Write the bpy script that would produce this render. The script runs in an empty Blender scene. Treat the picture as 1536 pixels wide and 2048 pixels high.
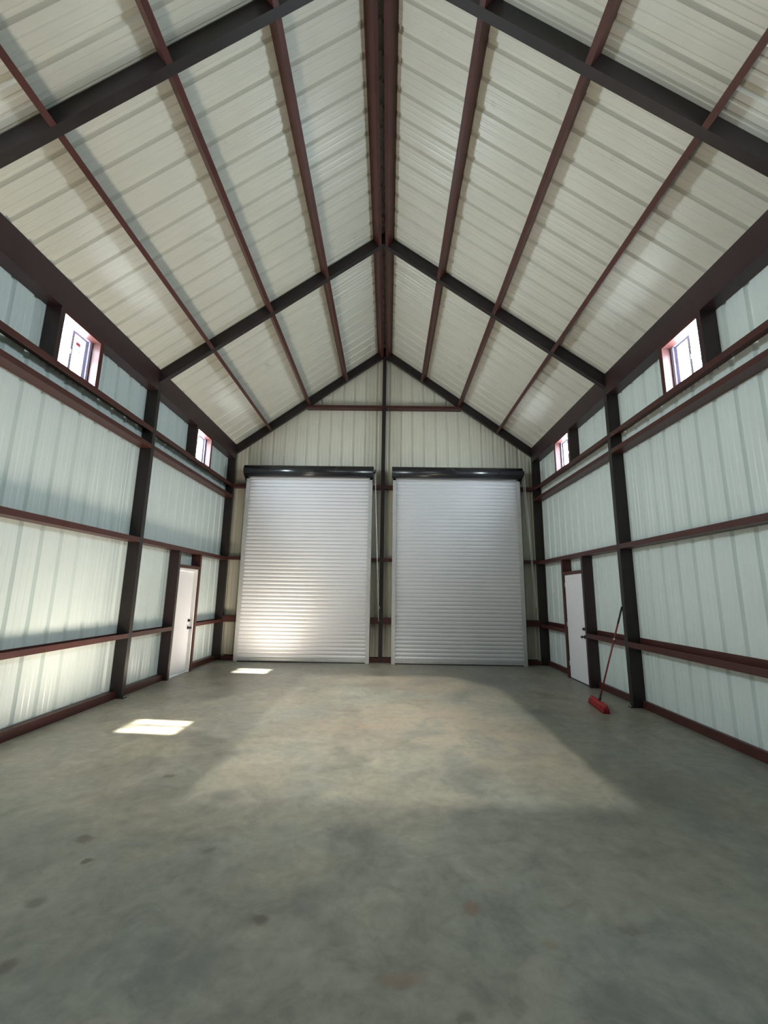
import bpy, bmesh, math, random
from mathutils import Vector, Matrix
random.seed(7)
sc = bpy.context.scene
col = sc.collection

# ------------------------------------------------------------------ layout (metres)
W = 4.011          # half width to the inner faces of the framing
D = 0.20           # depth of the cold-formed members
XW = W + D         # panel plane of the side walls
ZE, ZR = 5.376, 8.298          # underside of the rafters at the column / at the ridge
TH = math.atan2(ZR - ZE, W)
TAN, SN, CS = math.tan(TH), math.sin(TH), math.cos(TH)
Y0, Y1, Y2, Y3 = -4.35, 3.318, 7.136, 11.124
YA = -0.55         # frame behind the viewer
FW = 0.095         # flange width of the main frame
YG = Y3 + D        # panel plane of the gable wall
YF = -4.5          # front wall
CAMZ = 1.70

# ------------------------------------------------------------------ helpers
def tag(o, label=None, cat=None, group=None, kind=None):
    if label:
        n = len(label.split())
        if not 4 <= n <= 16: print('LABEL LENGTH', n, label)
        o['label'] = label
    if cat: o['category'] = cat
    if group: o['group'] = group
    o['kind'] = kind or 'thing'
    return o

def mkobj(name, bm, mat, parent=None, smooth=False):
    me = bpy.data.meshes.new(name)
    bmesh.ops.recalc_face_normals(bm, faces=bm.faces)
    bm.to_mesh(me); bm.free()
    if smooth:
        for p in me.polygons: p.use_smooth = True
    o = bpy.data.objects.new(name, me)
    col.objects.link(o)
    for m in (mat if isinstance(mat, (list, tuple)) else [mat]): me.materials.append(m)
    if parent is not None:
        o.parent = parent
        o.matrix_parent_inverse = Matrix.Translation(-Vector(parent.location))
    return o

def empty(name, loc=(0, 0, 0)):
    o = bpy.data.objects.new(name, None)
    col.objects.link(o); o.location = loc
    o.empty_display_size = 0.1
    return o

def box(bm, x0, x1, y0, y1, z0, z1, bevel=0.0, mi=0):
    vs = [bm.verts.new((x, y, z)) for x in (x0, x1) for y in (y0, y1) for z in (z0, z1)]
    fs = []
    for q in ((0, 1, 3, 2), (4, 6, 7, 5), (0, 4, 5, 1), (2, 3, 7, 6), (0, 2, 6, 4), (1, 5, 7, 3)):
        f = bm.faces.new([vs[i] for i in q]); f.material_index = mi; fs.append(f)
    if bevel > 0:
        es = list({e for f in fs for e in f.edges})
        bmesh.ops.bevel(bm, geom=es, offset=bevel, segments=2, affect='EDGES', profile=0.5)
    return bm

def extrude(bm, pts, d, A, B, closed=True, smooth=False, mi=0):
    """pts: 3D outline; slide every vertex along d to plane A and plane B ((point, normal))."""
    d = Vector(d).normalized()
    def hit(p, pl):
        q, n = Vector(pl[0]), Vector(pl[1])
        return p + d * ((q - p).dot(n) / d.dot(n))
    a = [bm.verts.new(hit(Vector(p), A)) for p in pts]
    b = [bm.verts.new(hit(Vector(p), B)) for p in pts]
    n = len(pts)
    for i in range(n if closed else n - 1):
        j = (i + 1) % n
        f = bm.faces.new((a[i], a[j], b[j], b[i])); f.smooth = smooth; f.material_index = mi
    if closed:
        bm.faces.new(a).material_index = mi
        bm.faces.new(list(reversed(b))).material_index = mi
    return bm

def cprof(Dp, F, lip=0.018, t=0.006):
    return [(0, 0), (Dp, 0), (Dp, F), (Dp - lip, F), (Dp - lip, F - t), (Dp - t, F - t), (Dp - t, t), (t, t), (t, F - t), (lip, F - t), (lip, F), (0, F)]

def cchan(bm, org, a, b, d, A, B, Dp=D, F=0.07, lip=0.018, t=0.006):
    org, a, b = Vector(org), Vector(a), Vector(b)
    return extrude(bm, [org + a * u + b * v for u, v in cprof(Dp, F, lip, t)], d, A, B)

def cyl(bm, p0, p1, r0, r1=None, seg=16, cap=True, mi=0):
    p0, p1 = Vector(p0), Vector(p1); r1 = r0 if r1 is None else r1
    d = (p1 - p0).normalized()
    u = d.orthogonal().normalized(); v = d.cross(u)
    A = []; Bv = []
    for i in range(seg):
        t = 2 * math.pi * i / seg
        w = u * math.cos(t) + v * math.sin(t)
        A.append(bm.verts.new(p0 + w * r0)); Bv.append(bm.verts.new(p1 + w * r1))
    for i in range(seg):
        j = (i + 1) % seg
        f = bm.faces.new((A[i], A[j], Bv[j], Bv[i])); f.smooth = True; f.material_index = mi
    if cap:
        bm.faces.new(list(reversed(A))).material_index = mi
        bm.faces.new(Bv).material_index = mi
    return bm

# ------------------------------------------------------------------ materials
def newmat(name):
    m = bpy.data.materials.new(name); m.use_nodes = True
    nt = m.node_tree
    return m, nt, nt.nodes['Principled BSDF']

def N(nt, typ, **kw):
    n = nt.nodes.new(typ)
    for k, v in kw.items():
        if k in n.inputs.keys() if isinstance(k, str) else False: n.inputs[k].default_value = v
        else: setattr(n, k, v)
    return n

def simple(name, c, rough=0.5, metal=0.0, var=0.12, scale=6.0, bump=0.0, coords='Object', stretch=(1, 1, 1), spec=0.5):
    m, nt, b = newmat(name)
    tc = N(nt, 'ShaderNodeTexCoord'); mp = N(nt, 'ShaderNodeMapping'); mp.inputs['Scale'].default_value = stretch
    nt.links.new(tc.outputs[coords], mp.inputs['Vector'])
    nz = N(nt, 'ShaderNodeTexNoise'); nz.inputs['Scale'].default_value = scale; nz.inputs['Detail'].default_value = 5
    nt.links.new(mp.outputs[0], nz.inputs['Vector'])
    rp = N(nt, 'ShaderNodeValToRGB')
    rp.color_ramp.elements[0].position = 0.3; rp.color_ramp.elements[1].position = 0.7
    rp.color_ramp.elements[0].color = tuple(x * (1 - var) for x in c) + (1,)
    rp.color_ramp.elements[1].color = tuple(min(1, x * (1 + var)) for x in c) + (1,)
    nt.links.new(nz.outputs['Fac'], rp.inputs['Fac']); nt.links.new(rp.outputs['Color'], b.inputs['Base Color'])
    mr = N(nt, 'ShaderNodeMapRange'); mr.inputs['To Min'].default_value = max(0.02, rough - 0.07); mr.inputs['To Max'].default_value = min(1, rough + 0.07)
    nt.links.new(nz.outputs['Fac'], mr.inputs['Value']); nt.links.new(mr.outputs[0], b.inputs['Roughness'])
    b.inputs['Metallic'].default_value = metal
    b.inputs['Specular IOR Level'].default_value = spec
    if bump:
        bp = N(nt, 'ShaderNodeBump'); bp.inputs['Strength'].default_value = bump; bp.inputs['Distance'].default_value = 0.01
        nt.links.new(nz.outputs['Fac'], bp.inputs['Height']); nt.links.new(bp.outputs[0], b.inputs['Normal'])
    return m

M_WALL = simple('painted wall sheet', (0.64, 0.715, 0.695), 0.34, 0.0, 0.025, 2.0)
M_GABLE = simple('painted gable sheet', (0.66, 0.64, 0.535), 0.34, 0.0, 0.025, 2.0)
M_FRONT = simple('darkened front sheet', (0.07, 0.07, 0.065), 0.5, 0.0, 0.05, 2.0)  # unseen wall's colour darkened so less light bounces onto the frame webs
M_ROOF = simple('painted roof sheet', (0.59, 0.585, 0.51), 0.30, 0.0, 0.03, 2.0)
M_FRAME = simple('dark primed frame steel', (0.022, 0.017, 0.017), 0.38, 0.0, 0.15, 3.0, spec=0.32)
M_RED = simple('red oxide primer', (0.064, 0.020, 0.017), 0.42, 0.0, 0.14, 4.0, spec=0.35)
M_DOORW = simple('white door paint', (0.80, 0.79, 0.82), 0.45, 0.0, 0.01, 3.0)
M_TRIMW = simple('white jamb paint', (0.78, 0.76, 0.72), 0.45, 0.0, 0.02, 3.0)
M_VINYL = simple('white vinyl', (0.42, 0.40, 0.52), 0.4, 0.0, 0.01, 3.0)
M_CURT = simple('bare metallic door sheet', (0.71, 0.72, 0.75), 0.48, 0.30, 0.02, 1.5)
M_GALV = simple('galvanised guide', (0.56, 0.565, 0.56), 0.42, 0.5, 0.06, 9.0)
M_HOOD = simple('black hood paint', (0.016, 0.017, 0.019), 0.25, 0.0, 0.1, 3.0)
M_BLACK = simple('black hardware', (0.012, 0.012, 0.014), 0.35, 0.0, 0.1, 8.0)
M_CHAIN = simple('zinc chain', (0.80, 0.82, 0.84), 0.3, 0.5, 0.05, 20.0)
M_BRASS = simple('dull brass keeper', (0.50, 0.42, 0.22), 0.4, 0.7, 0.1, 10.0)
M_BRED = simple('red broom plastic', (0.36, 0.018, 0.022), 0.42, 0.0, 0.1, 12.0)
M_BRIS = simple('red broom bristle', (0.27, 0.012, 0.016), 0.8, 0.0, 0.3, 60.0, 0.5, stretch=(1, 1, 0.1))
M_BHAND = simple('red broom handle paint', (0.22, 0.02, 0.024), 0.35, 0.0, 0.1, 12.0)
M_RUB = simple('black rubber seal', (0.02, 0.02, 0.02), 0.7, 0.0, 0.1, 10.0)
M_STICK = simple('pale sticker paper', (0.62, 0.60, 0.66), 0.6, 0.0, 0.03, 10.0)
M_STICK2 = simple('thin sticker paper', (0.62, 0.60, 0.62), 0.6, 0.0, 0.03, 10.0)
M_STRED = simple('red sticker print', (0.55, 0.05, 0.07), 0.6, 0.0, 0.03, 10.0)

def glass():
    m, nt, b = newmat('window glass'); nt.nodes.remove(b)
    out = nt.nodes['Material Output']
    tr = N(nt, 'ShaderNodeBsdfTransparent'); tr.inputs[0].default_value = (0.96, 0.98, 0.97, 1)
    gl = N(nt, 'ShaderNodeBsdfGlossy'); gl.inputs['Roughness'].default_value = 0.02
    lw = N(nt, 'ShaderNodeLayerWeight'); lw.inputs['Blend'].default_value = 0.5
    pw = N(nt, 'ShaderNodeMath', operation='POWER'); pw.inputs[1].default_value = 5.0
    nt.links.new(lw.outputs['Facing'], pw.inputs[0])
    mr = N(nt, 'ShaderNodeMapRange'); mr.inputs['To Min'].default_value = 0.05; mr.inputs['To Max'].default_value = 0.6
    nt.links.new(pw.outputs[0], mr.inputs['Value'])
    mx = N(nt, 'ShaderNodeMixShader')
    nt.links.new(mr.outputs[0], mx.inputs[0]); nt.links.new(tr.outputs[0], mx.inputs[1]); nt.links.new(gl.outputs[0], mx.inputs[2])
    nt.links.new(mx.outputs[0], out.inputs['Surface'])
    return m
M_GLASS = glass()
def see_thin(m, f):
    nt = m.node_tree; out = nt.nodes['Material Output']; b = nt.nodes['Principled BSDF']
    tr = N(nt, 'ShaderNodeBsdfTransparent'); mx = N(nt, 'ShaderNodeMixShader'); mx.inputs[0].default_value = f
    nt.links.new(b.outputs[0], mx.inputs[1]); nt.links.new(tr.outputs[0], mx.inputs[2]); nt.links.new(mx.outputs[0], out.inputs['Surface'])
see_thin(M_STICK2, 0.55); see_thin(M_STICK, 0.09)

def concrete():
    m, nt, b = newmat('power trowelled concrete')
    L = nt.links
    tc = N(nt, 'ShaderNodeTexCoord')
    def noise(s, d=6, dist=0.0, rough=0.55):
        n = N(nt, 'ShaderNodeTexNoise'); n.inputs['Scale'].default_value = s; n.inputs['Detail'].default_value = d
        n.inputs['Distortion'].default_value = dist; n.inputs['Roughness'].default_value = rough
        L.new(tc.outputs['Object'], n.inputs['Vector']); return n
    def ramp(src, stops):
        r = N(nt, 'ShaderNodeValToRGB'); e = r.color_ramp.elements
        while len(e) < len(stops): e.new(0.5)
        for i, (p, c) in enumerate(stops): e[i].position = p; e[i].color = c if len(c) == 4 else (*c, 1)
        L.new(src, r.inputs['Fac']); return r
    def mix(fac, a, bb, mode='MIX'):
        x = N(nt, 'ShaderNodeMix', data_type='RGBA', blend_type=mode)
        if isinstance(fac, float): x.inputs['Factor'].default_value = fac
        else: L.new(fac, x.inputs['Factor'])
        for s, i in ((a, 6), (bb, 7)):
            if isinstance(s, tuple): x.inputs[i].default_value = s
            else: L.new(s, x.inputs[i])
        return x.outputs[2]
    big = noise(0.42, 5, 0.6); mid = noise(1.7, 8, 0.8, 0.62); fine = noise(9, 8, 0.3, 0.65); grit = noise(60, 3)
    c = ramp(big.outputs['Fac'], [(0.30, (0.180, 0.186, 0.164)), (0.5, (0.238, 0.233, 0.198)), (0.72, (0.295, 0.278, 0.230))]).outputs['Color']
    g = ramp(mid.outputs['Fac'], [(0.30, (0.55, 0.57, 0.58)), (0.5, (1, 1, 1)), (0.70, (1.25, 1.23, 1.18))])
    c = mix(0.75, c, g.outputs['Color'], 'MULTIPLY')
    g2 = ramp(fine.outputs['Fac'], [(0.3, (0.76, 0.76, 0.76)), (0.65, (1.10, 1.10, 1.10))])
    c = mix(0.7, c, g2.outputs['Color'], 'MULTIPLY')
    mot = noise(4.2, 10, 1.2, 0.72)
    g3 = ramp(mot.outputs['Fac'], [(0.34, (0.74, 0.76, 0.77)), (0.5, (1, 1, 1)), (0.66, (1.2, 1.18, 1.13))])
    c = mix(0.7, c, g3.outputs['Color'], 'MULTIPLY')
    pn_ = noise(2.6, 8, 1.0, 0.7)
    patch = ramp(pn_.outputs['Fac'], [(0.42, (0.15, 0.15, 0.15)), (0.60, (1.3, 1.3, 1.3))])
    g4 = ramp(noise(0.7, 3, 0.5).outputs['Fac'], [(0.35, (0.94, 1.0, 1.03)), (0.65, (1.05, 1.0, 0.93))])
    c = mix(0.8, c, g4.outputs['Color'], 'MULTIPLY')
    # red clay dust, lighter warm drifts; brown, rust and dark spots at their places
    geo = tc.outputs['Object']
    wob = noise(5.0, 4)
    wv = N(nt, 'ShaderNodeVectorMath', operation='SCALE'); wv.inputs['Scale'].default_value = 0.16
    sb = N(nt, 'ShaderNodeVectorMath', operation='SUBTRACT'); sb.inputs[1].default_value = (0.5, 0.5, 0.5)
    L.new(wob.outputs['Color'], sb.inputs[0]); L.new(sb.outputs[0], wv.inputs[0])
    ad = N(nt, 'ShaderNodeVectorMath', operation='ADD'); L.new(geo, ad.inputs[0]); L.new(wv.outputs[0], ad.inputs[1])
    flat = N(nt, 'ShaderNodeVectorMath', operation='MULTIPLY'); flat.inputs[1].default_value = (1, 1, 0); L.new(ad.outputs[0], flat.inputs[0])
    def spot(c, x, y, r, colr, amt, sx=1.0, soft=0.5, patchy=False):
        s = N(nt, 'ShaderNodeVectorMath', operation='SUBTRACT'); s.inputs[1].default_value = (x, y, 0); L.new(flat.outputs[0], s.inputs[0])
        mu = N(nt, 'ShaderNodeVectorMath', operation='MULTIPLY'); mu.inputs[1].default_value = (1 / sx, 1, 1); L.new(s.outputs[0], mu.inputs[0])
        ln = N(nt, 'ShaderNodeVectorMath', operation='LENGTH'); L.new(mu.outputs[0], ln.inputs[0])
        mr = N(nt, 'ShaderNodeMapRange', interpolation_type='SMOOTHSTEP')
        mr.inputs['From Min'].default_value = r; mr.inputs['From Max'].default_value = r * soft
        mr.inputs['To Min'].default_value = 0; mr.inputs['To Max'].default_value = amt
        L.new(ln.outputs['Value'], mr.inputs['Value'])
        if patchy:
            pm = N(nt, 'ShaderNodeMath', operation='MULTIPLY'); L.new(mr.outputs[0], pm.inputs[0]); L.new(patch.outputs['Color'], pm.inputs[1])
            return mix(pm.outputs[0], c, colr)
        return mix(mr.outputs[0], c, colr)
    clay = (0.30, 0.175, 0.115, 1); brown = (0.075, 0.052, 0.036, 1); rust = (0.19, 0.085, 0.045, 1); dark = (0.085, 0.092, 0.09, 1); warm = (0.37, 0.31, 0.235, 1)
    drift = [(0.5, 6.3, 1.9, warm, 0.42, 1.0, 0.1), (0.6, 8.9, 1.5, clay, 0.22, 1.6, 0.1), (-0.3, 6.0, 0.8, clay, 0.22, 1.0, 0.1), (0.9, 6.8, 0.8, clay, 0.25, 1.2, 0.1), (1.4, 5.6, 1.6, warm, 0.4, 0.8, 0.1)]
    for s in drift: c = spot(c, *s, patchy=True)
    for s in SPOTS: c = spot(c, s[0], s[1], s[2], {'b': brown, 'r': rust, 'd': dark}[s[3]], s[4], s[5], 0.3)
    L.new(c, b.inputs['Base Color'])
    rr = ramp(mid.outputs['Fac'], [(0.3, (0.36, 0.36, 0.36)), (0.7, (0.56, 0.56, 0.56))]); L.new(rr.outputs['Color'], b.inputs['Roughness'])
    bp = N(nt, 'ShaderNodeBump'); bp.inputs['Strength'].default_value = 0.12; bp.inputs['Distance'].default_value = 0.004
    L.new(fine.outputs['Fac'], bp.inputs['Height']); L.new(bp.outputs[0], b.inputs['Normal'])
    b.inputs['Specular IOR Level'].default_value = 0.45
    return m

SPOTS = [  # x, y, radius, kind, strength, stretch in x
    (0.64, 2.72, 0.075, 'r', 0.5, 0.8), (0.25, 2.28, 0.07, 'r', 0.4, 2.2), (-0.50, 2.59, 0.055, 'b', 0.7, 1.2),
    (-1.93, 3.30, 0.055, 'b', 0.7, 1.3), (-1.72, 3.08, 0.05, 'b', 0.8, 1.0), (-1.85, 4.35, 0.06, 'b', 0.7, 1.2),
    (-1.0, 3.20, 0.045, 'd', 0.6, 1.0), (-1.75, 2.70, 0.05, 'b', 0.5, 1.6), (-1.55, 2.30, 0.05, 'b', 0.6, 1.1),
    (0.10, 3.12, 0.06, 'd', 0.35, 0.6), (-0.25, 2.75, 0.16, 'd', 0.30, 0.8), (-0.05, 2.5, 0.10, 'd', 0.28, 1.2),
    (1.45, 2.6, 0.05, 'b', 0.35, 1.6), (1.0, 2.5, 0.05, 'r', 0.3, 1.5), (0.75, 2.15, 0.05, 'b', 0.3, 1.3),
    (0.5, 2.10, 0.04, 'b', 0.4, 1.3), (-0.65, 2.35, 0.13, 'd', 0.3, 1.4), (2.7, 4.3, 0.8, 'd', 0.25, 0.9),
    (-1.2, 4.0, 0.14, 'd', 0.4, 1.6), (-0.9, 3.5, 0.12, 'd', 0.2, 1.6), (0.75, 7.4, 0.12, 'r', 0.3, 2.0), (-0.4, 6.7, 0.14, 'b', 0.25, 2.0), (0.45, 8.2, 0.14, 'r', 0.3, 1.6)]
M_FLOOR = concrete()

# ------------------------------------------------------------------ sheet-metal panels
def rib_profile(u0, u1, pitch, phase):
    """(u, h): h is how far the sheet stands outward; major ribs plus two pencil ribs per pitch."""
    pts = []
    k0 = math.floor((u0 - phase) / pitch) - 1
    k1 = math.ceil((u1 - phase) / pitch) + 1
    for k in range(k0, k1 + 1):
        c = phase + k * pitch
        pts += [(c - 0.042, 0), (c - 0.017, 0.032), (c + 0.017, 0.032), (c + 0.042, 0)]
        for q in (0.36, 0.64):
            m = c + pitch * q
            pts += [(m - 0.020, 0), (m - 0.008, 0.0045), (m + 0.008, 0.0045), (m + 0.020, 0)]
    def at(u):
        for (a, ha), (b2, hb) in zip(pts, pts[1:]):
            if a <= u <= b2: return ha + (hb - ha) * (u - a) / (b2 - a) if b2 > a else ha
        return 0.0
    inner = [p for p in pts if u0 < p[0] < u1]
    return [(u0, at(u0))] + inner + [(u1, at(u1))]

def panel(bm, prof, P0, P1):
    """P0(u,h), P1(u,h) give both ends of the sheet."""
    a = [bm.verts.new(P0(u, h)) for u, h in prof]
    b = [bm.verts.new(P1(u, h)) for u, h in prof]
    for i in range(len(prof) - 1): bm.faces.new((a[i], a[i + 1], b[i + 1], b[i]))

WINS = [(1.05, 1.72), (4.92, 5.585), (8.855, 9.53)]
WZ0, WZ1 = 4.505, 5.19
DOOR_Y = (8.66, 9.54); DZ = 2.145
def side_wall(name, s, phase, pitch):
    bm = bmesh.new()
    def piece(ya, yb, za, zb):
        if yb - ya < 1e-4: return
        panel(bm, rib_profile(ya, yb, pitch, phase), lambda u, h: (s * (XW + h), u, za), lambda u, h: (s * (XW + h), u, zb))
    ztop = 5.44
    ys = sorted({YF, YG + 0.03, DOOR_Y[0], DOOR_Y[1], *[v for w in WINS for v in w]})
    for ya, yb in zip(ys, ys[1:]):
        m = (ya + yb) / 2
        win = any(w[0] < m < w[1] for w in WINS); dr = DOOR_Y[0] < m < DOOR_Y[1]
        z = DZ if dr else 0.0
        if win: piece(ya, yb, z, WZ0); piece(ya, yb, WZ1, ztop)
        else: piece(ya, yb, z, ztop)
    o = mkobj(name, bm, M_WALL)
    return tag(o, 'pale ribbed sheet metal wall on the %s side with two small high windows' % ('left' if s < 0 else 'right'), 'wall', kind='structure')
side_wall('wall_left', -1, 5.0, 0.328)
side_wall('wall_right', 1, 5.03, 0.334)

def gable(name, y, out, label, mat):
    bm = bmesh.new()
    pr = rib_profile(-XW - 0.03, XW + 0.03, 0.323, -0.50)
    pr = sorted(pr + [(0.0, 0.0)])
    top = lambda u: ZR + 0.30 / CS - 0.07 - abs(u) * TAN
    panel(bm, pr, lambda u, h: (u, y + out * h, 0), lambda u, h: (u, y + out * h, top(u)))
    return tag(mkobj(name, bm, mat), label, 'wall', kind='structure')
gable('wall_back', YG, 1, 'tan ribbed metal gable end wall behind the two roll-up doors', M_GABLE)
gable('wall_front', YF, -1, 'ribbed metal gable end wall behind the viewer', M_FRONT)

def roof(name, s):
    bm = bmesh.new()
    pr = rib_profile(YF - 0.1, YG + 0.25, 0.312, 3.95 if s < 0 else 4.0)
    dd = D + 0.004
    def P(xb, u, h):   # xb: distance along the slope from the ridge
        o = Vector((0, 0, ZR)); d = Vector((s * CS, 0, -SN)); n = Vector((s * SN, 0, CS))
        p = o + d * xb + n * (dd + h)
        if xb == 0: p.x = 0; p.z = ZR + (dd + h) / CS
        return (p.x, u, p.z)
    panel(bm, pr, lambda u, h: P(0, u, h), lambda u, h: P((XW + 0.12) / CS, u, h))
    return bm
rb = roof('c', -1); me_tmp = bpy.data.meshes.new('tmp'); rb.to_mesh(me_tmp); rb.free()
rb = roof('c', 1); rb.from_mesh(me_tmp); bpy.data.meshes.remove(me_tmp)
for sg in (-1, 1):
    P = lambda x, dz: ZR + D / CS - abs(x) * TAN + dz
    vs = [rb.verts.new(q) for q in ((0, YF - 0.1, P(0, 0.055)), (0, YG + 0.25, P(0, 0.055)), (sg * 0.29, YG + 0.25, P(0.29, 0.055)), (sg * 0.29, YF - 0.1, P(0.29, 0.055)))]
    rb.faces.new(vs)
    # foam closure strip under the cap fills the rib mouths
    vs = [rb.verts.new(q) for q in ((sg * 0.245, YF - 0.1, P(0.245, 0.0)), (sg * 0.245, YG + 0.25, P(0.245, 0.0)), (sg * 0.245, YG + 0.25, P(0.245, 0.054)), (sg * 0.245, YF - 0.1, P(0.245, 0.054)))]
    rb.faces.new(vs)
tag(mkobj('ceiling', rb, M_ROOF), 'underside of the pitched ribbed sheet metal roof', 'roof', kind='structure')

bm = bmesh.new(); box(bm, -XW - 0.03, XW + 0.03, YF - 0.03, YG + 0.03, -0.15, 0.0)
tag(mkobj('floor', bm, M_FLOOR), 'grey stained concrete slab floor', 'floor', kind='structure')

# ------------------------------------------------------------------ primary frames
def sidew(s): return 'left' if s < 0 else 'right'
def nslope(s): return Vector((s * SN, 0, CS))
def column(s, y, label):
    t = empty('steel_column', (s * (W + D / 2), y + FW / 2, 0)); tag(t, label, 'column', 'steel columns along the side walls')
    bm = bmesh.new()
    cchan(bm, (s * (XW - 0.002), y, 0), (-s, 0, 0), (0, 1, 0), (0, 0, 1), ((0, 0, 0.012), (0, 0, 1)), ((s * W, 0, ZE - 0.001), nslope(s)), D - 0.002, FW, 0.022, 0.007)
    mkobj('post', bm, M_FRAME, t)
    bm = bmesh.new(); box(bm, s * (W - 0.035 if s > 0 else W - 0.035), s * (XW - 0.005), y, y + FW, 0.0, 0.012)
    mkobj('base_plate', bm, M_FRAME, t)
    bm = bmesh.new()
    for k in range(1):
        cyl(bm, (s * (W - 0.018), y + FW / 2, 0.012), (s * (W - 0.018), y + FW / 2, 0.03), 0.010, seg=6)
    mkobj('anchor_bolt', bm, M_GALV, t)
    return t
for s in (-1, 1):
    column(s, Y2, 'tall dark steel column halfway along the %s wall%s' % (sidew(s), ', broom leaning on it' if s > 0 else ', before the white door'))
    column(s, Y3, 'dark steel corner column at the %s end of the gable wall' % sidew(s))

def rafter(s, y, label):
    bm = bmesh.new()
    n = nslope(s); o = Vector((0, y, ZR))
    cchan(bm, o, n, (0, 1, 0), (s * CS, 0, -SN), ((s * 0.0015, 0, 0), (1, 0, 0)), ((s * XW, 0, 0), (1, 0, 0)), D, FW, 0.022, 0.007)
    return tag(mkobj('roof_rafter', bm, M_FRAME), label, 'rafter', 'dark steel roof rafters')
for s in (-1, 1):
    rafter(s, Y1, 'dark steel rafter nearest the viewer, crossing the top of the %s roof slope' % sidew(s))
    rafter(s, Y2, 'dark steel rafter of the middle frame on the %s roof slope' % sidew(s))
    rafter(s, Y3, 'dark steel rafter against the back gable wall, %s slope' % sidew(s))

# ------------------------------------------------------------------ purlins, ridge, eave struts
BAYS = [(YA + FW, Y1, 'nearest bay overhead'), (Y1 + FW, Y2, 'middle bay'), (Y2 + FW, Y3, 'far bay by the gable')]
PT = [0.2595, 0.5115, 0.7706]
PW = 0.066
def purlin(s, dist, ya, yb, name, label, group):
    """dist: distance along the slope of the centre of the bottom flange; web faces down-slope."""
    d = Vector((s * CS, 0, -SN)); n = nslope(s)
    o = Vector((0, 0, ZR)) + d * (dist + PW / 2) + n * 0.001
    bm = bmesh.new()
    cchan(bm, o, n, -d, (0, 1, 0), ((0, ya - 0.0005, 0), (0, 1, 0)), ((0, yb + 0.0005, 0), (0, 1, 0)), D, PW, 0.018, 0.006)
    return tag(mkobj(name, bm, M_RED), label, 'purlin', group)
for s in (-1, 1):
    for bi, (ya, yb, bw) in enumerate(BAYS):
        for k, t in enumerate(PT):
            purlin(s, t * W / CS, ya, yb, 'roof_purlin', 'red roof purlin, %s slope, %s below the ridge, %s' % (sidew(s), ('first', 'second', 'third')[k], bw), 'red roof purlins between the rafters')
    for bi in (1, 2):
        ya, yb, bw = BAYS[bi]
        purlin(s, 0.075, ya, yb, 'ridge_purlin', 'dark red %s half of the double ridge purlin, %s' % (sidew(s), bw), 'paired ridge purlins')
EZ = 5.225
def eave(s, ya, yb, label):
    rz = lambda x: ZR + D / CS - x * TAN
    pts = [(s * (XW - 0.003), 0, EZ), (s * W, 0, EZ), (s * W, 0, rz(W)), (s * (XW - 0.003), 0, rz(XW - 0.003))]
    bm = bmesh.new()
    extrude(bm, pts, (0, 1, 0), ((0, ya - 0.0005, 0), (0, 1, 0)), ((0, yb + 0.0005, 0), (0, 1, 0)))
    return tag(mkobj('eave_strut', bm, M_RED2), label, 'eave strut', 'eave struts on top of the side walls')
M_RED2 = simple('dark oxide primer', (0.034, 0.018, 0.019), 0.40, 0.0, 0.14, 4.0, spec=0.4)
for s in (-1, 1):
    for bi in (1, 2):
        eave(s, BAYS[bi][0], BAYS[bi][1], 'dark steel eave strut above the %s wall windows, %s' % (sidew(s), BAYS[bi][2]))
    o = eave(s, YF, BAYS[0][1], 'dark steel eave strut above the %s wall beside the viewer' % sidew(s))
    o.name = 'trim_%d' % (1 if s < 0 else 2); o['kind'] = 'structure'

# ------------------------------------------------------------------ side-wall girts, base channels, opening frames
JW = 0.075
def hgirt(name, s, ya, yb, z0, h, label, group, up=True, back=None, mat=None, cat='girt', inset=0.0):
    """C lying flat: web horizontal, one leg along the wall and one facing the room."""
    t = 0.006; x0 = s * (XW - 0.001); kk = (D - 0.001 - inset) / D
    back = back or h
    if up: pr = [(0, 0), (D, 0), (D, h), (D - 0.016, h), (D - 0.016, h - t), (D - t, h - t), (D - t, t), (t, t), (t, back), (0, back)]
    else: pr = [(0, h), (D, h), (D, 0), (D - 0.016, 0), (D - 0.016, t), (D - t, t), (D - t, h - t), (0, h - t)]
    pts = [(x0 - s * u * kk, 0, z0 + v) for u, v in pr]
    bm = bmesh.new()
    extrude(bm, pts, (0, 1, 0), ((0, ya, 0), (0, 1, 0)), ((0, yb, 0), (0, 1, 0)))
    return tag(mkobj(name, bm, mat or M_RED), label, cat, group)
def vjamb(name, s, y, z0, z1, label, group, mat, cat):
    """upright C, web facing the viewer, between wall sheet and the inner face line"""
    bm = bmesh.new()
    cchan(bm, (s * (XW - 0.002), y, 0), (-s, 0, 0), (0, 1, 0), (0, 0, 1), ((0, 0, z0), (0, 0, 1)), ((0, 0, z1), (0, 0, 1)), D - 0.002, JW, 0.016, 0.006)
    return tag(mkobj(name, bm, mat), label, cat, group)
JN, JF = DOOR_Y[0] - 0.10, DOOR_Y[1] + 0.002        # door jamb positions (near, far)
e = -0.0005
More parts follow.
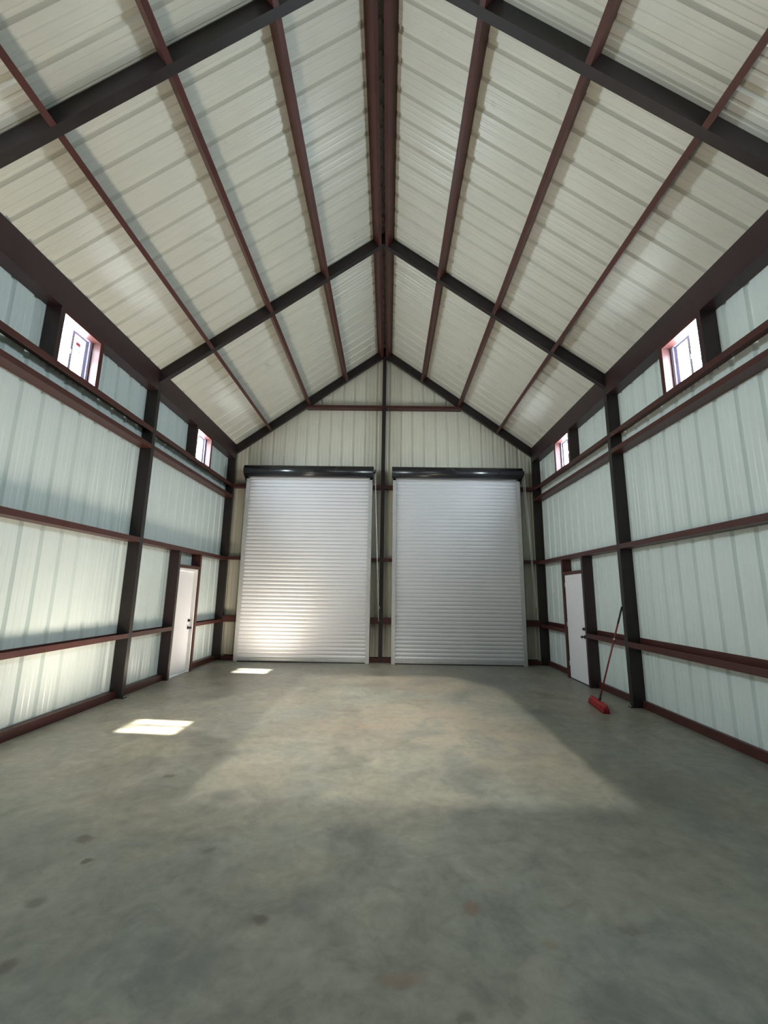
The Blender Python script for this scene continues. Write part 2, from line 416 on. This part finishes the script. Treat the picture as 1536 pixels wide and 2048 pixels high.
for s in (-1, 1):
    sd = sidew(s)
    bw = ('beside the viewer', 'middle bay', 'far bay by the gable')
    for bi, (ya, yb, _) in enumerate(BAYS):
        if bi == 0: continue
        ya2, yb2 = ya + e, yb - e
        hgirt('wall_girt', s, ya2, yb2, 2.48, 0.08, 'red horizontal girt above door height on the %s wall, %s' % (sd, bw[bi]), 'red wall girts')
        hgirt('wall_girt', s, ya2, yb2, 4.135, 0.075, 'red girt just below the window sill girt, %s wall, %s' % (sd, bw[bi]), 'red wall girts')
        hgirt('window_sill_girt', s, ya2, yb2, 4.425, 0.08, 'red girt forming the window sill, %s wall, %s' % (sd, bw[bi]), 'red wall girts', up=False)
    bk = 0.15 if s > 0 else None
    spans = [(BAYS[1][0] + e, Y2 - e, 'nearest stretch before the middle column'),
             (Y2 + FW + e, JN - e, 'between the middle column and the white door'),
             (JF + JW + e, Y3 - e, 'between the white door and the corner')]
    for ya, yb, w in spans:
        hgirt('wall_girt', s, ya, yb, 0.925 if s < 0 else 0.91, 0.072 if s < 0 else 0.085, 'red waist high girt on the %s wall, %s' % (sd, w), 'red wall girts', back=bk)
        hgirt('base_channel', s, ya, yb, 0.0, 0.115, 'red base channel along the %s wall, %s' % (sd, w), 'red base channels', cat='base channel', up=False, inset=0.09 if s < 0 else 0.15)
    # door opening frame
    vjamb('door_jamb_channel', s, JN, 0.0, 2.48 - e, 'dark red upright channel at the near side of the %s white door' % sd, 'upright door channels', M_RED2, 'jamb')
    vjamb('door_jamb_channel', s, JF, 0.0, 2.48 - e, 'red upright channel at the far side of the %s white door' % sd, 'upright door channels', M_RED, 'jamb')
    hgirt('door_header', s, JN + JW + e, JF - e, DZ + 0.005, 0.06, 'red header channel over the %s white door' % sd, 'door headers', cat='header')
    for wi, (wa, wb) in enumerate(WINS):
        if wi == 0: continue
        wn = ('', 'nearer', 'farther')[wi]
        vjamb('window_jamb_channel', s, wa - JW - 0.025, 4.505 + e, EZ - e, 'dark upright channel on the near side of the %s %s window' % (wn, sd), 'window jamb channels', M_RED2, 'jamb')
        vjamb('window_jamb_channel', s, wb + e, 4.505 + e, EZ - e, 'dark upright channel on the far side of the %s %s window' % (wn, sd), 'window jamb channels', M_RED, 'jamb')
        hgirt('window_header', s, wa - 0.025 + e, wb - e, 5.165, EZ - 5.165 - e, 'dark header channel over the %s %s window' % (wn, sd), 'window headers', cat='header', up=True, mat=M_RED)

# ------------------------------------------------------------------ windows
wn = 0
for s in (-1, 1):
    for wi, (wa, wb) in enumerate(WINS):
        if wi == 0: continue
        wn += 1
        c = (s * (XW - 0.03), (wa + wb) / 2, WZ0)
        t = empty('window_%d' % wn, c)
        tag(t, '%s small square slider window high on the %s wall' % (('', 'nearer', 'farther')[wi], sidew(s)), 'window', kind='structure')
        xa, xb = s * (XW - 0.075), s * (XW + 0.038)
        x0, x1 = min(xa, xb), max(xa, xb); f = 0.03
        a, b2, z0, z1 = wa + 0.002, wb - 0.002, WZ0 + 0.001, WZ1 + 0.003
        bm = bmesh.new()
        fs = 0.042
        box(bm, x0, x1, a, a + fs, z0, z1); box(bm, x0, x1, b2 - fs, b2, z0, z1)
        box(bm, x0, x1, a + fs, b2 - fs, z0, z0 + f); box(bm, x0, x1, a + fs, b2 - fs, z1 - f, z1)
        xo0, xo1 = sorted((s * (XW + 0.002), s * (XW + 0.038)))
        box(bm, xo0, xo1, wa - 0.03, wb + 0.03, WZ0 - 0.03, WZ0 + 0.001); box(bm, xo0, xo1, wa - 0.03, wb + 0.03, WZ1 + 0.003, WZ1 + 0.03)
        mkobj('window_frame', bm, M_VINYL, t)
        m = (a + b2) / 2 + 0.01
        # sliding sash on the far half, in the inner track
        xs0, xs1 = sorted((s * (XW - 0.045), s * (XW - 0.012)))
        bm = bmesh.new(); g = 0.046; gt = 0.03
        box(bm, xs0, xs1, m - 0.02, m - 0.02 + g, z0 + f, z1 - f); box(bm, xs0, xs1, b2 - fs - g, b2 - fs, z0 + f, z1 - f)
        box(bm, xs0, xs1, m - 0.02 + g, b2 - fs - g, z0 + f, z0 + f + gt); box(bm, xs0, xs1, m - 0.02 + g, b2 - fs - g, z1 - f - gt, z1 - f)
        sash = mkobj('sliding_sash', bm, M_VINYL, t)
        bm = bmesh.new(); xp = s * (XW - 0.028)
        vs = [bm.verts.new(p) for p in ((xp, m, z0 + f), (xp, b2 - f, z0 + f), (xp, b2 - f, z1 - f), (xp, m, z1 - f))]; bm.faces.new(vs)
        pn = mkobj('pane', bm, M_GLASS, sash)
        bm = bmesh.new(); xq = s * (XW + 0.012)
        vs = [bm.verts.new(p) for p in ((xq, a + f, z0 + f), (xq, m + 0.005, z0 + f), (xq, m + 0.005, z1 - f), (xq, a + f, z1 - f))]; bm.faces.new(vs)
        mkobj('pane', bm, M_GLASS, t)
        bm = bmesh.new(); xr0, xr1 = sorted((s * (XW - 0.004), s * (XW + 0.022)))
        box(bm, xr0, xr1, m - 0.012, m + 0.010, z0 + f, z1 - f)
        mkobj('meeting_rail', bm, M_VINYL, t)
        bm = bmesh.new(); xk = sorted((s * (XW - 0.060), s * (XW - 0.0455)))
        box(bm, xk[0], xk[1], m - 0.017, m + 0.004, (z0 + z1) / 2 - 0.03, (z0 + z1) / 2 + 0.03, 0.003)
        mkobj('latch', bm, M_VINYL, sash)
        if wn == 1:
            bm = bmesh.new(); xt = s * (XW - 0.031); zz = z1 - f - g - 0.05
            box(bm, xt - 0.001, xt + 0.001, m + 0.075, m + 0.175, zz - 0.16, zz, mi=0)
            box(bm, xt + 0.0012, xt + 0.0018, m + 0.085, m + 0.15, zz - 0.06, zz - 0.02, mi=1)
            st = mkobj('sticker', bm, [M_STICK, M_STRED], sash)
            st['label'] = 'pale paper sticker with red print'
        if wn == 3:
            bm = bmesh.new(); xt = s * (XW + 0.010)
            box(bm, xt - 0.001, xt + 0.001, m - 0.14, m - 0.05, z1 - f - 0.13, z1 - f - 0.03)
            mkobj('sticker', bm, M_STICK2, t)

# ------------------------------------------------------------------ white man doors
def man_door(n, s):
    t = empty('door_%d' % n, (s * (XW - 0.05), (DOOR_Y[0] + DOOR_Y[1]) / 2, 0))
    tag(t, 'plain white steel walk door in the %s wall with black knob' % sidew(s), 'door', kind='structure')
    a, b2 = DOOR_Y; fr = 0.05
    depth_in = 0.025 if s < 0 else 0.09
    x0, x1 = sorted((s * (XW + 0.03), s * (W + depth_in)))
    bm = bmesh.new()
    box(bm, x0, x1, a, a + fr, 0, DZ); box(bm, x0, x1, b2 - fr, b2, 0, DZ); box(bm, x0, x1, a + fr, b2 - fr, DZ - fr, DZ)
    mkobj('door_frame', bm, M_TRIMW, t)
    xs = (W + 0.085, W + 0.13) if s < 0 else (W + 0.035, W + 0.08)
    y0, y1 = (a + fr + 0.004, b2 - fr - 0.004) if s < 0 else (a + 0.012, b2 - 0.004)
    x0, x1 = sorted((s * xs[0], s * xs[1]))
    bm = bmesh.new(); box(bm, x0, x1, y0, y1, 0.022, DZ - (fr + 0.004 if s < 0 else 0.008), 0.002)
    slab = mkobj('door_leaf', bm, M_DOORW, t)
    bm = bmesh.new(); x0, x1 = sorted((s * (W + 0.03), s * (XW - 0.01))); box(bm, x0, x1, a + (fr if s < 0 else 0), b2 - (fr if s < 0 else 0), 0, 0.018)
    mkobj('threshold', bm, M_GALV if s < 0 else M_RUB, t)
    yk = (y1 - 0.07) if s < 0 else (y0 + 0.07); xf = s * xs[0]
    bm = bmesh.new(); cyl(bm, (xf, yk, 0.91), (xf - s * 0.012, yk, 0.91), 0.034, seg=20); cyl(bm, (xf - s * 0.012, yk, 0.91), (xf - s * 0.045, yk, 0.91), 0.013, seg=12)
    cyl(bm, (xf - s * 0.043, yk, 0.91), (xf - s * 0.055, yk, 0.91), 0.018, 0.029, 20); cyl(bm, (xf - s * 0.055, yk, 0.91), (xf - s * 0.078, yk, 0.91), 0.029, 0.018, 20)
    mkobj('door_knob', bm, M_BLACK, slab)
    bm = bmesh.new(); cyl(bm, (xf, yk, 1.06), (xf - s * 0.022, yk, 1.06), 0.032, 0.028, 20); box(bm, *sorted((xf - s * 0.022, xf - s * 0.042)), yk - 0.006, yk + 0.006, 1.045, 1.075)
    mkobj('deadbolt', bm, M_BLACK, slab)
    for z in (0.25, 1.05, 1.88):
        yh = (y0 + 0.0) if s < 0 else (y1 - 0.0)
        bm = bmesh.new(); cyl(bm, (xf - s * 0.006, yh, z), (xf - s * 0.006, yh, z + 0.1), 0.008, seg=10); mkobj('hinge', bm, M_GALV, slab)
man_door(1, -1); man_door(2, 1)

# ------------------------------------------------------------------ gable framing
YGF = Y3
def gbox_girt(name, x0, x1, z0, h, label, group='red gable girts', cat='girt', clip=None):
    t = 0.006; ya, yb = YG - 0.001, YGF
    dep = ya - yb
    pr = [(0, 0), (dep, 0), (dep, h), (dep - 0.016, h), (dep - 0.016, h - t), (dep - t, h - t), (dep - t, t), (t, t), (t, h), (0, h)]
    pts = [(0, ya - u, z0 + v) for u, v in pr]
    bm = bmesh.new()
    A = ((x0, 0, 0), (1, 0, 0)); B = ((x1, 0, 0), (1, 0, 0))
    if clip is not None:
        if clip < 0: A = ((clip * W, 0, ZE - 0.003), nslope(clip))
        else: B = ((clip * W, 0, ZE - 0.003), nslope(clip))
    extrude(bm, pts, (1, 0, 0), A, B)
    return tag(mkobj(name, bm, M_RED), label, cat, group)
PX = 0.05
bm = bmesh.new()
pts = [Vector((-PX, YGF, 0)) + Vector((0, u, 0)) + Vector((v, 0, 0)) for u, v in cprof(D - 0.002, 2 * PX, 0.02, 0.007)]
va = [bm.verts.new((p.x, p.y, 0.0)) for p in pts]
vb = [bm.verts.new((p.x, p.y, ZR - 0.004 - abs(p.x) * TAN)) for p in pts]
for i in range(len(pts)):
    j = (i + 1) % len(pts); bm.faces.new((va[i], va[j], vb[j], vb[i]))
bm.faces.new(va); bm.faces.new(list(reversed(vb)))
tag(mkobj('gable_post', bm, M_FRAME), 'tall dark steel post up the centre of the gable, between the roll-up doors', 'post')
DX0, DX1 = 0.27, 3.59      # outside edges of the door guides
JB = 0.07
for s in (-1, 1):
    sd = sidew(s)
    for nm, xj, w in (('inner', DX0 + 0.005, 'beside the centre post'), ('outer', DX1 - JB - 0.005, 'beside the corner column')):
        bm = bmesh.new()
        cchan(bm, (s * xj, YGF + 0.0, 0), (0, 1, 0), (s, 0, 0), (0, 0, 1), ((0, 0, 0), (0, 0, 1)), ((0, 0, 4.92), (0, 0, 1)), D - 0.002, JB, 0.016, 0.006)
        tag(mkobj('roll_door_jamb', bm, M_RED2), 'dark upright channel behind the %s roll-up door edge, %s' % (sd, w), 'jamb', 'roll-up door jambs')
    for z, h, zn in ((0.0, 0.11, 'at floor level'), (0.925, 0.15, 'at waist height'), (2.50, 0.085, 'above door height'), (4.44, 0.085, 'just under the door hood')):
        nm, cat, grp = ('base_channel', 'base channel', 'red base channels') if z == 0 else ('gable_girt', 'girt', 'red gable girts')
        kind = 'red base channel' if z == 0 else 'short red gable girt'
        xa, xb = sorted((s * (PX + e), s * (DX0 + 0.005 - e)))
        gbox_girt(nm, xa, xb, z, h, '%s %s, centre post to %s roll-up door' % (kind, zn, sd), grp, cat)
        xa, xb = sorted((s * (DX1 - 0.005 + e), s * (W - e) if z else s * (W - 0.037)))
        if z == 0: xa, xb = sorted((s * (DX1 - 0.005 + e), s * (W - 0.037)))
        xa, xb = (xa, xb - 0.001) if s > 0 else (xa + 0.001, xb)
        gbox_girt(nm, xa, xb, z, h, '%s %s, %s roll-up door to corner column' % (kind, zn, sd), grp, cat)
    if s < 0: gbox_girt('gable_girt', -2, -PX - e, 6.73, 0.075, 'long red girt high in the gable peak, left of centre post', clip=-1)
    else: gbox_girt('gable_girt', PX + e, 2, 6.73, 0.075, 'long red girt high in the gable peak, right of centre post', clip=1)

# ------------------------------------------------------------------ roll-up doors
YC = 10.965
def chain_links(bm, p0, p1, pitch=0.036, r=0.013, w=0.0035):
    p0, p1 = Vector(p0), Vector(p1); L = (p1 - p0).length; n = int(L / pitch); d = (p1 - p0).normalized()
    u = d.orthogonal().normalized(); v = d.cross(u)
    for k in range(n):
        c = p0 + d * (k + 0.5) * L / n; a = u if k % 2 else v; q = v if k % 2 else u
        rings = []
        for i in range(8):
            t = 2 * math.pi * i / 8
            cen = c + d * math.cos(t) * pitch * 0.62 + a * math.sin(t) * r
            rad = (d * math.cos(t) + a * math.sin(t)).normalized()
            rings.append([bm.verts.new(cen + rad * w * math.cos(x) + q * w * math.sin(x)) for x in (0, 2.094, 4.189)])
        for i in range(8):
            A, B = rings[i], rings[(i + 1) % 8]
            for j in range(3): bm.faces.new((A[j], A[(j + 1) % 3], B[(j + 1) % 3], B[j]))
def roll_door(s):
    sd = sidew(s)
    t = empty('roll_up_door', (s * (DX0 + DX1) / 2, YC, 0))
    tag(t, 'silver ribbed roll-up door on the %s, %s' % (sd, 'warm sunlight glowing at its foot' if s < 0 else 'in shade beside the right corner column'), 'roll-up door', 'silver roll-up doors')
    x0, x1 = sorted((s * (DX0 + 0.075), s * (DX1 - 0.075)))
    # curtain: corrugated sheet, grooves between rounded flutes
    pitch = 0.0945; zt, zb = 4.80, 0.085
    prof = []
    z = zb
    while z < zt:
        for q, h in ((0.0, 0.0), (0.06, 0.0015), (0.15, 0.007), (0.26, 0.0115), (0.40, 0.013), (0.60, 0.013), (0.74, 0.0115), (0.85, 0.007), (0.94, 0.0015)):
            prof.append((z + q * pitch, h))
        z += pitch
    prof.append((z, 0.0))
    bm = bmesh.new()
    a = [bm.verts.new((x0, YC - h, zz)) for zz, h in prof]; b2 = [bm.verts.new((x1, YC - h, zz)) for zz, h in prof]
    for i in range(len(prof) - 1): bm.faces.new((a[i], a[i + 1], b2[i + 1], b2[i]))
    cur = mkobj('curtain', bm, M_CURT, t, smooth=True)
    bm = bmesh.new(); box(bm, x0, x1, YC - 0.028, YC + 0.02, 0.022, 0.088, 0.004)
    bar = mkobj('bottom_bar', bm, M_GALV, t)
    bm = bmesh.new(); box(bm, x0, x1, YC - 0.016, YC + 0.012, 0.0, 0.0225)
    mkobj('rubber_seal', bm, M_RUB, bar)
    for xo, dx in ((DX0, 1), (DX1, -1)):
        bm = bmesh.new()
        xa, xb = sorted((s * xo, s * (xo + dx * 0.095)))
        xo2a, xo2b = sorted((s * xo, s * (xo + dx * 0.022)))
        box(bm, xa, xb, YC - 0.050, YC - 0.028, 0, 4.62, 0.002); box(bm, xo2a, xo2b, YC - 0.028, Y3 - 0.001, 0, 4.62)
        box(bm, xa, xb, Y3 - 0.02, Y3 - 0.002, 0, 4.62)
        mkobj('guide', bm, M_GALV, t)
    # hood: faceted half-round black cover over the drum
    yc, zc, R = 10.845, 4.80, 0.158
    hx0, hx1 = sorted((s * (DX0 - 0.03), s * (DX1 + 0.03)))
    pts = []
    for k in range(0, 13):
        an = math.radians(78 + (262 - 78) * k / 12)
        pts.append((yc + R * math.cos(an), zc + R * math.sin(an)))
    out = [(Y3 - 0.03, zc + R + 0.0)] + pts
    inn = [(y + (yc - y) * 0.03, z2 + (zc - z2) * 0.03) for y, z2 in out]
    bm = bmesh.new()
    ring = out + inn[::-1]
    va = [bm.verts.new((hx0, y, z2)) for y, z2 in ring]; vb = [bm.verts.new((hx1, y, z2)) for y, z2 in ring]
    n = len(ring)
    for i in range(n):
        j = (i + 1) % n; f = bm.faces.new((va[i], va[j], vb[j], vb[i])); f.smooth = True
    m = len(out)
    for vv in (va, vb):
        for i in range(m - 1): bm.faces.new((vv[i], vv[i + 1], vv[n - 2 - i], vv[n - 1 - i]))
    mkobj('hood', bm, M_HOOD, t)
    bm = bmesh.new(); cyl(bm, (hx0 + 0.02, yc + 0.02, zc), (hx1 - 0.02, yc + 0.02, zc), 0.118, seg=28)
    mkobj('drum', bm, M_CURT, t)
    for xo in (hx0, hx1 - 0.014):
        bm = bmesh.new()
        pl = [(Y3 - 0.004, 4.56), (Y3 - 0.004, 4.96), (yc - 0.02, 4.945), (yc - 0.12, 4.88), (yc - 0.145, 4.80), (yc - 0.11, 4.70), (yc + 0.06, 4.56)]
        extrude(bm, [(0, y, z2) for y, z2 in pl], (1, 0, 0), ((xo + 0.001, 0, 0), (1, 0, 0)), ((xo + 0.013, 0, 0), (1, 0, 0)))
        mkobj('bracket', bm, M_HOOD, t)
    # chain hoist on the right-hand side of each door
    xr = hx1
    bm = bmesh.new(); cyl(bm, (xr + 0.002, yc, zc), (xr + 0.055, yc, zc), 0.03, seg=14); cyl(bm, (xr + 0.026, yc, zc), (xr + 0.05, yc, zc), 0.085, seg=24)
    mkobj('chain_wheel', bm, M_HOOD, t)
    bm = bmesh.new(); xk = xr + 0.04
    if s < 0:
        q0 = Vector((xk, yc - 0.07, zc)); k = Vector((-0.062, Y3 - 0.02, 1.33))
        chain_links(bm, q0, k); chain_links(bm, (xk, yc + 0.06, zc), k + Vector((-0.01, 0.004, 0)))
        chain_links(bm, k, k + Vector((0.008, -0.002, -0.33)))
        kp = k
    else:
        k = Vector((3.935, Y3 - 0.02, 1.36))
        chain_links(bm, (xk, yc - 0.07, zc), k); chain_links(bm, (xk, yc + 0.06, zc), k + Vector((-0.012, 0.004, 0)))
        chain_links(bm, k, k + Vector((0.004, 0, -0.25)))
        kp = k
    mkobj('hand_chain', bm, M_CHAIN, t)['label'] = 'thin bright zinc hand chain'
    bm = bmesh.new(); box(bm, kp.x - 0.012, kp.x + 0.036, Y3 - 0.03, Y3 - 0.001, kp.z - 0.02, kp.z + 0.03, 0.004); cyl(bm, (kp.x + 0.024, Y3 - 0.06, kp.z - 0.005), (kp.x + 0.024, Y3 - 0.028, kp.z - 0.005), 0.014, seg=12)
    mkobj('chain_keeper', bm, M_BRASS, t)
roll_door(-1); roll_door(1)

# ------------------------------------------------------------------ push broom
def broom():
    c = Vector((3.455, 7.10, 0)); ax = Vector((3.515 - 3.41, 7.488 - 6.735, 0)).normalized(); side = Vector((ax.y, -ax.x, 0)); up = Vector((0, 0, 1))
    t = empty('push_broom', c); tag(t, 'red push broom leaning against the right wall column, head on the floor', 'broom')
    top = Vector((3.988, 7.185, 1.535)); foot = c + Vector((0.02, 0, 0.125)); d = (top - foot).normalized()
    Lh = 0.34
    # block with rounded ends
    bm = bmesh.new()
    n = 20; prof = []
    def ringat(x, w, z0, z1):
        return [c + ax * x + side * (w * k) + up * zz for k, zz in ((-1, z0), (1, z0), (1, z0 + (z1 - z0) * 0.65), (0.55, z1), (-0.55, z1), (-1, z0 + (z1 - z0) * 0.65))]
    rings = []
    for i in range(n + 1):
        x = -Lh + 2 * Lh * i / n; w = 0.045 * min(1, math.sqrt(max(0.02, 1 - (abs(x) / Lh) ** 8)))
        rings.append([bm.verts.new(p) for p in ringat(x, w, 0.075, 0.118)])
    for A, B in zip(rings, rings[1:]):
        for j in range(6): bm.faces.new((A[j], A[(j + 1) % 6], B[(j + 1) % 6], B[j]))
    bm.faces.new(rings[0]); bm.faces.new(list(reversed(rings[-1])))
    mkobj('broom_head', bm, M_BRED, t)
    bm = bmesh.new(); rnd = random.Random(3)
    for i in range(40):
        for j in range(6):
            x = -Lh + 0.012 + (2 * Lh - 0.024) * i / 39; w = -0.036 + 0.072 * j / 5
            p = c + ax * x + side * w + up * 0.076
            q = c + ax * (x * 1.02 + rnd.uniform(-.006, .006)) + side * (w * 1.32 + rnd.uniform(-.006, .006)) + up * 0.001
            cyl(bm, p, q, 0.0065, 0.0095, 5)
    mkobj('bristles', bm, M_BRIS, t)
    bm = bmesh.new(); cyl(bm, foot - d * 0.025, foot + d * 0.09, 0.021, 0.016, 14); mkobj('socket', bm, M_BLACK, t)
    bm = bmesh.new(); cyl(bm, foot + d * 0.07, top - d * 0.05, 0.0125, seg=12); h = mkobj('handle', bm, M_BHAND, t)
    bm = bmesh.new(); cyl(bm, top - d * 0.28, top, 0.0145, seg=12); mkobj('grip', bm, M_BLACK, h)['label'] = 'black end grip of the handle'
    bm = bmesh.new(); q = foot + d * ((top - foot).length * 0.63); cyl(bm, q, q + d * 0.03, 0.0132, seg=12); mkobj('band', bm, M_STICK, h)
broom()

# ------------------------------------------------------------------ light
wd = bpy.data.worlds.new('World'); sc.world = wd; wd.use_nodes = True
nt = wd.node_tree; bg = nt.nodes['Background']
bg.inputs['Color'].default_value = (0.80, 0.92, 1.0, 1); bg.inputs['Strength'].default_value = 80.0

def lamp(name, kind, loc, direction, energy, color=(1, 1, 1), size=None, size_y=None, **kw):
    l = bpy.data.lights.new(name, kind); l.energy = energy; l.color = color
    if kind == 'AREA':
        l.shape = 'RECTANGLE'; l.size = size; l.size_y = size_y or size
    for k, v in kw.items():
        if hasattr(l, k): setattr(l, k, v)
    o = bpy.data.objects.new(name, l); col.objects.link(o); o.location = loc
    o.rotation_euler = Vector(direction).to_track_quat('-Z', 'Y').to_euler()
    return o
SUN = Vector((-6.87, 0.56, -4.83))
lamp('sun', 'SUN', (10, 0, 12), SUN, 60.0, (1.0, 0.90, 0.76), angle=math.radians(0.6))
for s in (-1, 1):
    for wa, wb in WINS:
        o = lamp('sky_portal', 'AREA', (s * (XW - 0.10), (wa + wb) / 2, (WZ0 + WZ1) / 2), (-s, 0, 0), 1.0, size=wb - wa, size_y=WZ1 - WZ0)
        o.data.cycles.is_portal = True
# added upward lamps standing in for sunlight bounced off the three sun patches
for wa, wb in WINS:
    yc = (wa + wb) / 2 + 0.62 if wa > 3 else (wa + wb) / 2 + 0.6
    lamp('patch_bounce_fill', 'AREA', (-2.75, yc, 0.02), (0, 0, 1), 44.0 if wa > 8 else 62.0, (1.0, 0.86, 0.70), size=0.85, size_y=0.6)

# added unseen lamps behind the viewer, laying a lit area on the mid slab
bd = Vector((0.0, 0.80, -0.60))
lamp('slab_fill_light', 'AREA', Vector((0.35, 6.65, 0)) - bd * 10.2, bd, 24.0, (1.0, 0.93, 0.82), size=3.75, size_y=3.3, spread=math.radians(1.6))
lamp('slab_fill_light', 'AREA', Vector((-1.3, 6.9, 0)) - bd * 10.2, bd, 56.0, (1.0, 0.93, 0.82), size=4.8, size_y=3.6, spread=math.radians(16.0))

# ------------------------------------------------------------------ camera
cam = bpy.data.cameras.new('camera'); co = bpy.data.objects.new('camera', cam); col.objects.link(co)
F, PI_, YAW, ROLL, X0 = 856.9995, 0.1868, -0.0110, 0.0151, 0.1643
cam.sensor_fit = 'VERTICAL'; cam.sensor_height = 36.0; cam.sensor_width = 27.0
cam.lens = F / 2048 * 36.0; cam.clip_start = 0.02; cam.clip_end = 200
cp, sp, cy, sy = math.cos(PI_), math.sin(PI_), math.cos(YAW), math.sin(YAW)
fwd = Vector((sy * cp, cy * cp, sp)); r = Vector((cy, -sy, 0)); u = r.cross(fwd)
cr, sr = math.cos(ROLL), math.sin(ROLL)
R_ = r * cr + u * sr; U_ = -r * sr + u * cr
co.matrix_world = Matrix(((R_.x, U_.x, -fwd.x, X0), (R_.y, U_.y, -fwd.y, 0), (R_.z, U_.z, -fwd.z, CAMZ), (0, 0, 0, 1)))
sc.camera = co

# ------------------------------------------------------------------ look
sc.view_settings.view_transform = 'Standard'; sc.view_settings.look = 'None'
sc.view_settings.exposure = 0.24
cy_ = sc.cycles
cy_.use_denoising = True
cy_.max_bounces = 12; cy_.diffuse_bounces = 8; cy_.glossy_bounces = 4; cy_.transparent_max_bounces = 8
cy_.sample_clamp_indirect = 12.0; cy_.caustics_reflective = False
